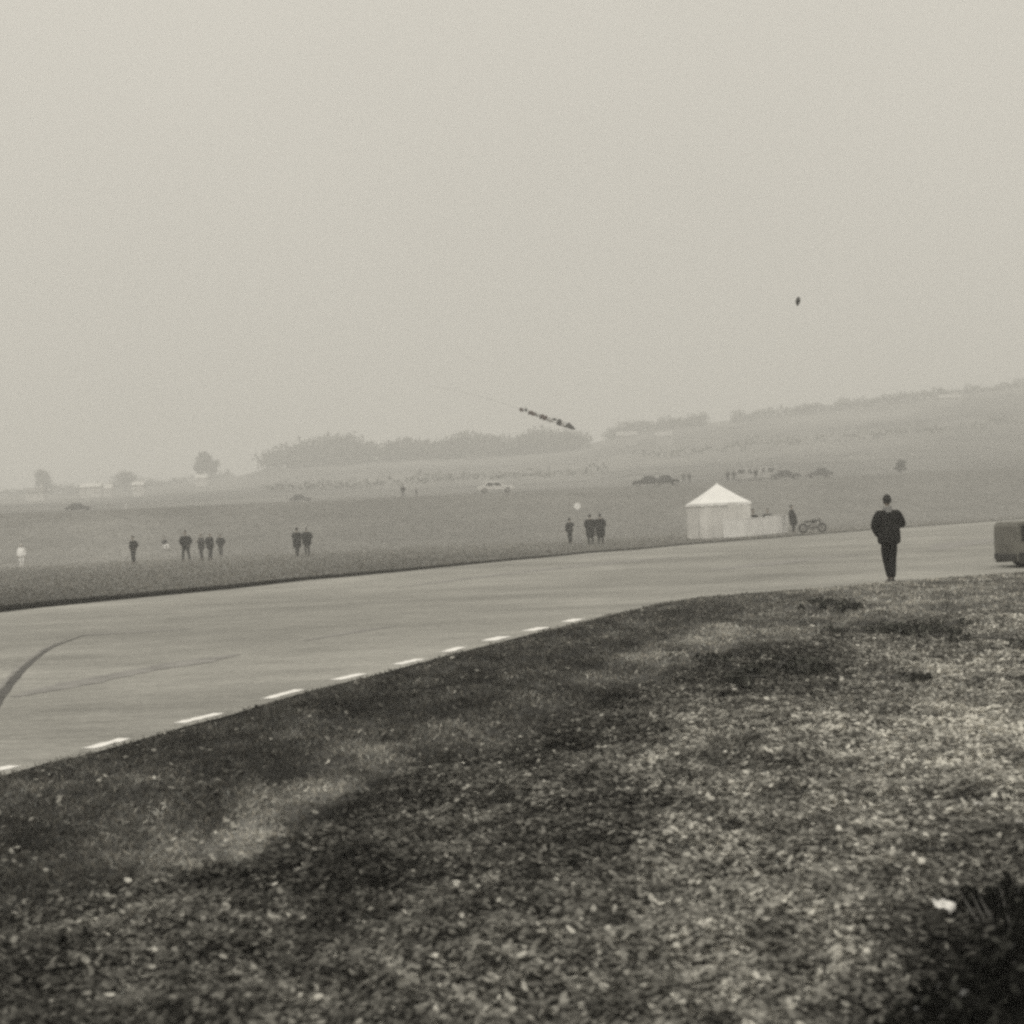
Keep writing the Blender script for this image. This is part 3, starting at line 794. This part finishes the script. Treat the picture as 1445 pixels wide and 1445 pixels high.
# ------------------------------------------------------------------ tent, barrier, man and motorcycle
canvas_w = mat_simple('white_canvas', gray(.80, .01), .85, .06, 1.5, .3); canvas_g = mat_simple('grey_canvas', gray(.62, .02), .9, .16, 1.2, .5)
tent = empty('tent', gp(1019, 759) + Vector((0, 1.2, 0)), R(6), 1.06); tag(tent, 'square tent with a white peaked roof and grey canvas walls beside the track', 'tent')
def tent_parts():
    W, hw, hr = 1.60, 2.12, 3.30
    # roof with slight concave sag and a scalloped valance
    bm = bmesh.new(); N = 12; rings = []
    for k in range(9):
        t = k / 8; rr = (1.63) * (1 - t) + .03 * t; z = hw + (hr - hw) * (t ** 1.12)
        ring = []
        for side in range(4):
            for j in range(N):
                s_ = j / N * 2 - 1
                sag = .05 * (1 - s_ * s_) * (1 - t) * math.sin(math.pi * min(1, t + .15))
                p = [(s_, -1), (1, s_), (-s_, 1), (-1, -s_)][side]
                ring.append(bm.verts.new((p[0] * rr, p[1] * rr, z - sag)))
        rings.append(ring)
    for a_, b_ in zip(rings, rings[1:]):
        for k in range(4 * N): bm.faces.new((a_[k], a_[(k + 1) % (4 * N)], b_[(k + 1) % (4 * N)], b_[k]))
    ball(bm, (0, 0, hr), (.05, .05, .07), 10, 6)
    from_bm('roof', bm, canvas_w, tent, True)
    bm = bmesh.new(); v0 = []; v1 = []
    M_ = 96
    for k in range(M_):
        side, j = divmod(k, M_ // 4); s_ = j / (M_ // 4) * 2 - 1
        p = [(s_, -1), (1, s_), (-s_, 1), (-1, -s_)][side]
        v0.append(bm.verts.new((p[0] * 1.632, p[1] * 1.632, hw + .003))); v1.append(bm.verts.new((p[0] * 1.642, p[1] * 1.642, hw - .13 - .05 * abs(math.sin(j * math.pi / 4)))))
    for k in range(M_): bm.faces.new((v0[k], v0[(k + 1) % M_], v1[(k + 1) % M_], v1[k]))
    from_bm('valance', bm, canvas_w, tent)
    # walls with folds; front wall has an opening
    def wall(a, b, name='wall_panel'):
        a = Vector(a); b = Vector(b); d = b - a; nn = Vector((-d.y, d.x)).normalized()
        bm = bmesh.new(); K = 30; g = []
        for i_ in range(K + 1):
            t = i_ / K; f_ = .035 * math.sin(t * d.length * 9) + .02 * math.sin(t * d.length * 21 + 1)
            col_ = []
            for j_ in range(5):
                z = (hw - .02) * j_ / 4; p = a + d * t + nn * f_ * (1 - j_ / 5)
                col_.append(bm.verts.new((p.x, p.y, z)))
            g.append(col_)
        for i_ in range(K):
            for j_ in range(4): bm.faces.new((g[i_][j_], g[i_ + 1][j_], g[i_ + 1][j_ + 1], g[i_][j_ + 1]))
        from_bm(name, bm, canvas_g, tent, True)
    wall((-W, -W), (.3, -W)); wall((.15, -W - .05), (W, -W - .02), 'door_flap'); wall((W, -W), (W, W)); wall((W, W), (-W, W)); wall((-W, W), (-W, -W))
    for sx in (-1, 1):
        for sy in (-1, 1):
            bm = bmesh.new(); tube(bm, (sx * (W - .06), sy * (W - .06), 0), (sx * (W - .06), sy * (W - .06), hw), .03, .03, 8); from_bm('corner_pole', bm, pale, tent)
            bm = bmesh.new(); tube(bm, (sx * 1.72, sy * 1.72, hw), (sx * 2.3, sy * 2.3, 0), .008, .008, 5); from_bm('guy_rope', bm, pale, tent)
tent_parts()
bpn = mat_simple('barrier_panel_white', gray(.88, .01), .7, .12, 2.0)
def barrier(px0, px1, py0, py1, hgt, label):
    a = gp(px0, py0); b = gp(px1, py1); d = b - a
    root = empty('barrier_panel', a, math.atan2(d.y, d.x)); tag(root, label, 'barrier', 'white low barrier panels beside the tent')
    L_ = d.length - .04
    bm = bmesh.new(); box(bm, (L_ / 2, 0, .08 + hgt / 2), (L_, .04, hgt)); from_bm('board', bm, bpn, root, False, .01)
    bm = bmesh.new(); box(bm, (L_ / 2, 0, hgt + .105), (L_ + .02, .07, .045)); from_bm('top_rail', bm, whitep, root, False, .008)
    for x_ in (.12, L_ - .12):
        bm = bmesh.new(); box(bm, (x_, .055, .4 + .04), (.06, .06, .9)); box(bm, (x_, .2, .02), (.06, .55, .04)); from_bm('post', bm, pale, root)
barrier(1022, 1052, 761, 759, 1.08, 'low white barrier panel against the tent front, leftmost of three')
barrier(1052, 1082, 759, 756, 1.08, 'middle white barrier panel right of the tent')
barrier(1082, 1112, 756, 753, 1.15, 'tallest white barrier panel beside the dark man, right end of three')
person(gp(1064, 754), R(200), 'dark figure sitting behind the barrier nearest the tent', jacket=.014, trousers=.04, sit=True, arms='lap', h=2.3, bulk=1.2)
person(gp(1084, 752), R(160), 'dark figure sitting behind the right barrier panel', jacket=.025, trousers=.04, sit=True, arms='lap', h=2.3, bulk=1.2)
person(gp(1120, 753), R(250), 'dark clothed man standing at the right end of the white barrier', jacket=.014, trousers=.014, arms='pocket', spread=.04, h=1.9, coat=.34, bulk=1.7, lean=-.12)
def motorcycle(loc, rz):
    root = empty('motorcycle', loc, rz); tag(root, 'low dark motorcycle parked right of the dark man and barrier', 'motorcycle')
    dk = mat_simple('dark_enamel', gray(.03), .4, .2, 6); ru = mat_simple('tyre_rubber', gray(.025), .9, .2, 9); mt = mat_simple('dull_metal', gray(.16), .45, .2, 9)
    for x_ in (-.68, .68):
        bm = bmesh.new()
        Rw, rw, N1, N2 = .27, .065, 32, 10; rg = []
        for i_ in range(N1):
            a_ = i_ / N1 * math.tau
            rg.append([bm.verts.new((x_ + math.cos(a_) * (Rw + rw * math.cos(b_)), rw * math.sin(b_), .33 + math.sin(a_) * (Rw + rw * math.cos(b_)))) for b_ in [k * math.tau / N2 for k in range(N2)]])
        for i_ in range(N1):
            for k in range(N2): bm.faces.new((rg[i_][k], rg[(i_ + 1) % N1][k], rg[(i_ + 1) % N1][(k + 1) % N2], rg[i_][(k + 1) % N2]))
        w = from_bm('wheel', bm, ru, root, True)
        bm = bmesh.new()
        for k in range(12):
            a_ = k * math.tau / 12; tube(bm, (x_, 0, .33), (x_ + math.cos(a_) * .27, 0, .33 + math.sin(a_) * .27), .006, .006, 5)
        tube(bm, (x_, -.05, .33), (x_, .05, .33), .04, .04, 10); from_bm('spokes', bm, mt, w)
    bm = bmesh.new(); ball(bm, (.12, 0, .78), (.27, .13, .13)); from_bm('fuel_tank', bm, dk, root, True)
    bm = bmesh.new(); ball(bm, (-.3, 0, .76), (.34, .13, .07)); from_bm('seat', bm, ru, root, True)
    bm = bmesh.new(); ball(bm, (.02, 0, .42), (.30, .18, .22)); tube(bm, (.05, 0, .45), (.1, 0, .7), .07, .06, 10); from_bm('engine', bm, mt, root, True)
    bm = bmesh.new()
    for s_ in (-.07, .07): tube(bm, (.68, s_, .33), (.46, s_, .95), .022, .022, 8); tube(bm, (-.68, s_, .33), (-.2, s_, .55), .02, .02, 8)
    tube(bm, (.44, 0, .85), (0, 0, .62), .025, .025, 8); tube(bm, (.0, 0, .62), (-.2, 0, .5), .025, .025, 8); from_bm('frame', bm, dk, root, True)
    bm = bmesh.new(); tube(bm, (.4, -.34, 1.0), (.44, 0, .97), .015, .015, 8); tube(bm, (.4, .34, 1.0), (.44, 0, .97), .015, .015, 8); from_bm('handlebar', bm, mt, root, True)
    bm = bmesh.new(); ball(bm, (.58, 0, .86), (.07, .08, .08)); from_bm('headlight', bm, mt, root, True)
    bm = bmesh.new(); tube(bm, (0, -.12, .3), (-.8, -.14, .32), .035, .045, 10); from_bm('exhaust', bm, mt, root, True)
motorcycle(gp(1147, 752), R(14))

# ------------------------------------------------------------------ vehicles
GLASS = mat_simple('dark_window_glass', gray(.03), .15, .1, 3, 0, .5)
TYRE = mat_simple('car_tyre', gray(.025), .9, .2, 9); CHROME = mat_simple('bumper_metal', gray(.4), .35, .1, 9)
def car(loc, rz, col, label, L_=4.1, Wd=1.55, Hh=1.38, van=False, group=None, name='parked_car', low=0.0):
    root = empty(name, loc, rz); tag(root, label, 'van' if van else 'car', group)
    paint = mat_simple('car_paint', gray(col, .02), .4, .08, 2, 0, .4)
    hl = L_ / 2; zb = .62 * Hh
    if van: prof = [(-hl, .32), (-hl, zb), (-hl + .04, Hh - .05), (-hl + .15, Hh), (hl * .50, Hh), (hl * .62, Hh - .08), (hl * .80, zb), (hl * .97, zb - .12), (hl, .45), (hl - .05, .30)]
    else: prof = [(-hl, .38), (-hl + .02, zb - .08), (-hl * .72, zb), (-hl * .45, Hh - .04), (-hl * .25, Hh), (hl * .10, Hh), (hl * .20, Hh - .04), (hl * .42, zb), (hl * .92, zb - .08), (hl, .50), (hl - .04, .30)]
    bm = bmesh.new(); ringsv = []
    for yv, ins in ((-Wd / 2, .0), (-Wd / 2 + .06, 0), (Wd / 2 - .06, 0), (Wd / 2, .0)):
        edge = abs(yv) > Wd / 2 - .01
        rg = []
        for (x_, z_) in prof:
            k = max(0, (z_ - zb) / (Hh - zb))
            yy_ = yv * (1 - .16 * k); zz_ = z_ - (.04 if edge and z_ > .5 else 0); xx_ = x_ * (.985 if edge else 1)
            rg.append(bm.verts.new((xx_, yy_, zz_)))
        ringsv.append(rg)
    K = len(prof)
    for a_, b_ in zip(ringsv, ringsv[1:]):
        for k in range(K): bm.faces.new((a_[k], a_[(k + 1) % K], b_[(k + 1) % K], b_[k]))
    bm.faces.new(ringsv[0]); bm.faces.new(ringsv[-1][::-1])
    body = from_bm('body', bm, paint, root, False, .02)
    def side_win(xa0, xa1, xb0, xb1):
        for s_ in (-1, 1):
            bm = bmesh.new()
            y0_ = s_ * (Wd / 2 + .004); z0_ = zb + .0; z1_ = Hh - .13
            y1_ = s_ * (Wd / 2 * (1 - .16 * (z1_ - zb) / (Hh - zb)) + .004)
            vs = [(xa0, y0_, z0_), (xa1, y0_, z0_), (xb1, y1_, z1_), (xb0, y1_, z1_)]
            fr = [bm.verts.new(v) for v in vs]; bk = [bm.verts.new((v[0], v[1] - s_ * .03, v[2])) for v in vs]
            bm.faces.new(fr); bm.faces.new(bk[::-1])
            for k in range(4): bm.faces.new((fr[k], fr[(k + 1) % 4], bk[(k + 1) % 4], bk[k]))
            from_bm('window', bm, GLASS, root)
    if van: side_win(hl * .28, hl * .70, hl * .28, hl * .55); side_win(-hl * .8, -hl * .1, -hl * .8, -hl * .1)
    else: side_win(-hl * .62, -hl * .14, -hl * .42, -hl * .14); side_win(-hl * .09, hl * .32, -hl * .09, hl * .16)
    for x_ in (-hl * .62, hl * .62):
        for s_ in (-1, 1):
            bm = bmesh.new(); tube(bm, (x_, s_ * (Wd / 2 - .16), .29), (x_, s_ * (Wd / 2 + .012), .29), .29, .29, 20); w = from_bm('wheel', bm, TYRE, root, False, .02)
            bm = bmesh.new(); tube(bm, (x_, s_ * (Wd / 2 + .01), .29), (x_, s_ * (Wd / 2 + .022), .29), .16, .15, 16); from_bm('hubcap', bm, CHROME, w)
    for s_ in (-1, 1):
        bm = bmesh.new(); ball(bm, (s_ * (hl + .03), 0, .42), (.06, Wd * .48, .05)); from_bm('bumper', bm, CHROME, root, True)
        bm = bmesh.new(); ball(bm, (hl - .02, s_ * Wd * .36, .60 if not van else .62), (.05, .09, .09)); from_bm('headlight', bm, CHROME, root, True)
    return root
GC = 'cars parked far off on the rise'
def gfar(px, dist): return at_px(px, dist)
car(gfar(110, 232), R(5), .035, 'dark car alone on the rise at the far left', L_=4.0, group=GC)
car(gfar(424, 235), R(0), .11, 'faint grey car on the rise above the pair in dark coats', L_=3.6, Hh=1.3, group=GC)
car(gfar(700, 168), R(4), .60, 'white car seen side on, alone on the rise left of the signpost', L_=4.4, Hh=1.35, group=GC)
car(gfar(914, 186), R(175), .05, 'dark car at the left end of the line behind the tent', L_=3.9, group=GC)
car(gfar(941, 192), R(8), .04, 'second dark car from the left in the line behind the tent', L_=3.4, group=GC)
car(gfar(927, 236), R(0), .55, 'pale car showing above the two dark cars left of the tent', L_=4.2, Hh=1.4, group=GC)
car(gfar(1053, 233), R(0), .36, 'pale van left of the small standing figure above the tent', L_=3.2, Hh=2.1, van=True, group='pale vans far off above the tent', name='parked_van')
car(gfar(1083, 238), R(180), .36, 'pale van right of the small standing figure above the tent', L_=2.9, Hh=2.2, van=True, group='pale vans far off above the tent', name='parked_van')
car(gfar(1110, 222), R(0), .05, 'long dark car right of the pale vans above the barrier', L_=4.6, Hh=1.45, group=GC)
car(gfar(1158, 226), R(182), .07, 'last dark car at the right end of the line above the tent', L_=4.0, Hh=1.6, group=GC)
GF = 'small figures far off on the rise'
person(gfar(569, 200), 0, 'small dark figure far off alone in the middle of the rise', jacket=.014, trousers=.03, arms='pocket', h=1.75, group=GF, bulk=1.2)
person(gfar(588, 215), 0, 'smaller fainter figure just right of the lone dark one on the rise', jacket=.12, trousers=.12, arms='hang', h=1.3, group=GF)
person(gfar(966, 215), 0, 'left of two small grey figures between the dark cars and the tent roof', jacket=.09, trousers=.09, arms='pocket', h=1.75, group=GF)
person(gfar(974, 216), 0, 'right of two small grey figures between the dark cars and the tent roof', jacket=.08, trousers=.08, arms='hang', h=1.75, group=GF)
person(gfar(1028, 215), 0, 'left figure of the dark pair behind the tent peak', jacket=.05, trousers=.05, arms='pocket', h=1.7, bulk=1.25, coat=.3, group=GF)
person(gfar(1037, 216), 0, 'right figure of the dark pair behind the tent peak', jacket=.05, trousers=.06, arms='pocket', h=1.75, bulk=1.25, coat=.3, group=GF)
person(gfar(1068, 214), 0, 'small dark figure standing between the two pale vans', jacket=.014, trousers=.035, arms='pocket', h=1.85, bulk=1.1, group=GF)
# boxy vehicle cut by the right edge of the picture
def estate(loc, rz):
    root = empty('estate_vehicle', loc, rz); tag(root, 'low boxy grey vehicle with a dark window at the right edge by the verge', 'vehicle')
    pt = mat_simple('grey_green_paint', (.15, .145, .13), .8, .3, 3); dk = mat_simple('dark_sill', gray(.04), .8, .2, 5); lt = mat_simple('pale_panel', gray(.20), .6, .25, 5)
    L_, Wd, Hh = 3.3, 1.4, 1.08
    bm = bmesh.new(); prof = [(0, .16), (-.02, .55), (0, .98), (.06, Hh), (2.2, Hh + .02), (2.5, .72), (3.2, .66), (3.3, .4), (3.25, .16)]
    a_ = [bm.verts.new((x_, -Wd / 2, z_)) for x_, z_ in prof]; b_ = [bm.verts.new((x_, Wd / 2, z_)) for x_, z_ in prof]
    bm.faces.new(a_); bm.faces.new(b_[::-1])
    for k in range(len(prof)): bm.faces.new((a_[k], a_[(k + 1) % len(prof)], b_[(k + 1) % len(prof)], b_[k]))
    from_bm('body', bm, pt, root, False, .02)
    for s_ in (-1, 1):
        for xa, xb in ((.10, 1.10), (1.2, 2.05)):
            bm = bmesh.new(); box(bm, ((xa + xb) / 2, s_ * (Wd / 2 - .005), .82), (xb - xa, .03, .38)); from_bm('window', bm, GLASS, root, False, .01)
        bm = bmesh.new(); box(bm, (1.2, s_ * (Wd / 2 - .003), .52), (1.5, .03, .16)); from_bm('side_panel', bm, lt, root, False, .01)
        bm = bmesh.new(); box(bm, (1.62, s_ * (Wd / 2 + .002), .24), (3.2, .05, .26)); from_bm('sill', bm, dk, root, False, .01)
        for x_ in (.62, 2.6):
            bm = bmesh.new(); tube(bm, (x_, s_ * (Wd / 2 - .14), .24), (x_, s_ * (Wd / 2 + .04), .24), .24, .24, 24); w = from_bm('wheel', bm, TYRE, root, False, .02)
            bm = bmesh.new(); tube(bm, (x_, s_ * (Wd / 2 + .038), .24), (x_, s_ * (Wd / 2 + .05), .24), .10, .09, 16); from_bm('hubcap', bm, dk, w)
    bm = bmesh.new(); box(bm, (-.03, 0, .26), (.05, Wd * .9, .14)); from_bm('bumper', bm, dk, root, False, .02)
ev = gp(1404, 804); estate(ev + Vector((.52, .7, 0)), R(2))

# pale marker post on the field at left
mp = gfar(177, 225); bm = bmesh.new(); tube(bm, (0, 0, 0), (0, 0, .75), .10, .05, 10); tube(bm, (0, 0, .75), (0, 0, .95), .16, .16, 12)
o = from_bm('marker_post', bm, whitep, None, False); o.location = mp; tag(o, 'tiny white marker post on the rise right of the far left car', 'post')

# far pale houses in the haze
WALLF = mat_simple('weathered_wall', gray(.36, .02), .9, .2, .5); WALLN = mat_simple('limewashed_wall', gray(.6, .02), .9, .08, .5); ROOFM = mat_simple('slate_roof', gray(.22), .8, .15, .8)
SHUT = mat_simple('grey_shutter', gray(.3), .8, .1, 3)
def house(px, dist, w, h, dpt, label, rz=0.0, roofv=None):
    WALLM = WALLF if px > 800 else WALLN; w *= .8 if px > 800 else 1
    root = empty('house', gfar(px, dist), rz); tag(root, label, 'house', 'pale houses far off in the haze')
    bm = bmesh.new(); box(bm, (0, 0, h / 2 - .3), (w, dpt, h + .6)); wl = from_bm('wall', bm, WALLM, root)
    bm = bmesh.new(); hw_ = w / 2 + .25; hd_ = dpt / 2 + .3; rh = dpt * .33
    v = [bm.verts.new(p) for p in ((-hw_, -hd_, h - .05), (hw_, -hd_, h - .05), (hw_, hd_, h - .05), (-hw_, hd_, h - .05), (-hw_, 0, h + rh), (hw_, 0, h + rh))]
    for f_ in ((0, 1, 5, 4), (2, 3, 4, 5), (0, 4, 3), (1, 2, 5), (3, 2, 1, 0)): bm.faces.new([v[k] for k in f_])
    rf = from_bm('roof', bm, ROOFM if roofv is None else WALLM, root)
    bm = bmesh.new(); box(bm, (w * .3, 0, h + rh + .2), (.7, .7, 1.4)); from_bm('chimney', bm, WALLM, rf)
    for k in range(2):
        bm = bmesh.new(); box(bm, (w * (-.25 + .5 * k), -dpt / 2 - .02, h * .55), (.5, .06, .7)); from_bm('window', bm, SHUT, root)
house(52, 420, 5, 2.6, 4, 'faint low pale house furthest left in the haze')
house(130, 430, 6, 3.2, 4, 'pale house with a pale roof, second house from the left', roofv=1)
house(150, 445, 4, 2.8, 4, 'small pale house tucked against the right side of a larger one', roofv=1)
house(197, 420, 3.2, 3.4, 3, 'narrow bright white house below the low wide tree', roofv=1)
house(286, 520, 4, 3, 4, 'tiny pale house under the tallest hazy tree', roofv=1)
house(888, 520, 9, 4, 5, 'pale house at the foot of the right hill', roofv=1)
house(940, 500, 7, 3.2, 5, 'second pale house right of the one at the foot of the right hill', roofv=1)
house(1345, 560, 10, 3, 5, 'long faint pale house high on the right hill', roofv=1)

# ------------------------------------------------------------------ in the air: banded streamer on its line, and a small dark balloon
def streamer():
    D = 110.0
    a = P(733, 577, D); b = P(812, 604, D)
    ax_ = (b - a); L_ = ax_.length; ax_.normalize()
    up_ = Vector((0, -1, 0)).cross(ax_); up_ = up_ if up_.z > 0 else -up_; up_.normalize()
    root = empty('streamer', a)
    tag(root, 'long banded streamer flying nose down above the wood on a thin line', 'streamer')
    loc = lambda s_, h_, y_=0: ax_ * (s_ * L_) + up_ * h_ + Vector((0, y_, 0))
    red = mat_simple('dull_red_cloth', (.085, .055, .048), .9, .25, 8); drk = mat_simple('dark_cloth', gray(.05), .9, .25, 8); pl = mat_simple('pale_cloth', gray(.42, .02), .9, .15, 8)
    H_ = .24
    def patch(s0, s1, h0, h1, m, name='band'):
        bm = bmesh.new(); K = 7; g = []
        for i_ in range(K):
            t = i_ / (K - 1); col_ = []
            for j_ in range(5):
                q = j_ / 4
                s_ = s0 + (s1 - s0) * t + .006 * math.sin(j_ * 2.1 + s0 * 40); h_ = h0 + (h1 - h0) * q + .05 * math.sin(i_ * 1.9 + s0 * 60) * (1 if j_ in (0, 4) else .3)
                col_.append(bm.verts.new(loc(s_, h_, .06 * math.sin(t * 5 + q * 3))))
            g.append(col_)
        for i_ in range(K - 1):
            for j_ in range(4): bm.faces.new((g[i_][j_], g[i_ + 1][j_], g[i_ + 1][j_ + 1], g[i_][j_ + 1]))
        o = from_bm(name, bm, m, root, True); md = o.modifiers.new('thickness', 'SOLIDIFY'); md.thickness = .02
    for s0, s1, h0, h1, m in [(.00, .07, -.14, .10, red), (.09, .13, -.02, .22, drk), (.16, .29, -.16, .14, red), (.29, .37, -.12, .08, pl), (.37, .49, -.20, .16, red), (.50, .60, -.20, .06, pl),
                              (.59, .65, .02, .20, drk), (.67, .74, -.22, .24, drk), (.74, .80, -.2, .10, pl)]:
        patch(s0, s1, h0, h1, m)
    bm = bmesh.new()   # arrow shaped nose
    pr = [(.80, -.20), (.84, .10), (.87, .26), (.93, .12), (1.0, -.03), (1.005, -.12), (.94, -.20)]
    f_ = [bm.verts.new(loc(s_, h_, -.03)) for s_, h_ in pr]; k_ = [bm.verts.new(loc(s_, h_, .05)) for s_, h_ in pr]
    bm.faces.new(f_); bm.faces.new(k_[::-1])
    for q in range(len(pr)): bm.faces.new((f_[q], f_[(q + 1) % len(pr)], k_[(q + 1) % len(pr)], k_[q]))
    from_bm('nose', bm, drk, root)
    bm = bmesh.new(); tube(bm, loc(0, .0), loc(.95, -.16), .018, .018, 6); tube(bm, loc(0, .08), loc(.86, .12), .012, .012, 6); from_bm('spine', bm, drk, root)
    bm = bmesh.new(); pts_ = [P(735, 577, D) - a, P(690, 563, D + 3) - a, P(650, 552, D + 6) - a, P(605, 544, D + 9) - a]
    for p_, q_ in zip(pts_, pts_[1:]): tube(bm, p_, q_, .007, .006, 6)
    from_bm('line', bm, mat_simple('line_cord', gray(.12), .9, .2, 5), root)
streamer()
bl = P(1126, 425, 60); br = empty('balloon', bl); tag(br, 'tiny dark oval balloon floating high in the right half of the sky', 'balloon')
bm = bmesh.new(); bmesh.ops.create_uvsphere(bm, u_segments=24, v_segments=16, radius=1)
for v in bm.verts:
    k = 1 - .18 * max(0, -v.co.z); v.co = (v.co.x * .10 * k + v.co.z * .03, v.co.y * .10 * k, v.co.z * .19)
from_bm('envelope', bm, mat_simple('dark_rubber', gray(.05), .5, .1, 10), br, True)
bm = bmesh.new(); tube(bm, (-.028, 0, -.185), (-.034, 0, -.225), .008, .02, 8); from_bm('knot', bm, M_HAIR, br)

# ------------------------------------------------------------------ haze
HAZE = 0.0023
bm = bmesh.new(); box(bm, (0, 0, 0), (1, 1, 1))
hz_ = from_bm('haze', bm, bpy.data.materials.new('haze_air'))
zt = 72.0
hz_.scale = (2300, 2300, zt + 2); hz_.location = (0, 0, (zt - 2) / 2 - 0.5)
hm_ = hz_.data.materials[0]; hm_.use_nodes = True; t_ = hm_.node_tree; t_.nodes.clear()
pv = t_.nodes.new('ShaderNodeVolumePrincipled'); oo = t_.nodes.new('ShaderNodeOutputMaterial')
pv.inputs['Color'].default_value = (.97, .97, .96, 1); pv.inputs['Density'].default_value = HAZE; pv.inputs['Anisotropy'].default_value = 0.2
t_.links.new(pv.outputs[0], oo.inputs['Volume'])
tag(hz_, kind='stuff')
hz_['label'] = 'pale even mist in the air over the whole field'; hz_['category'] = 'haze'
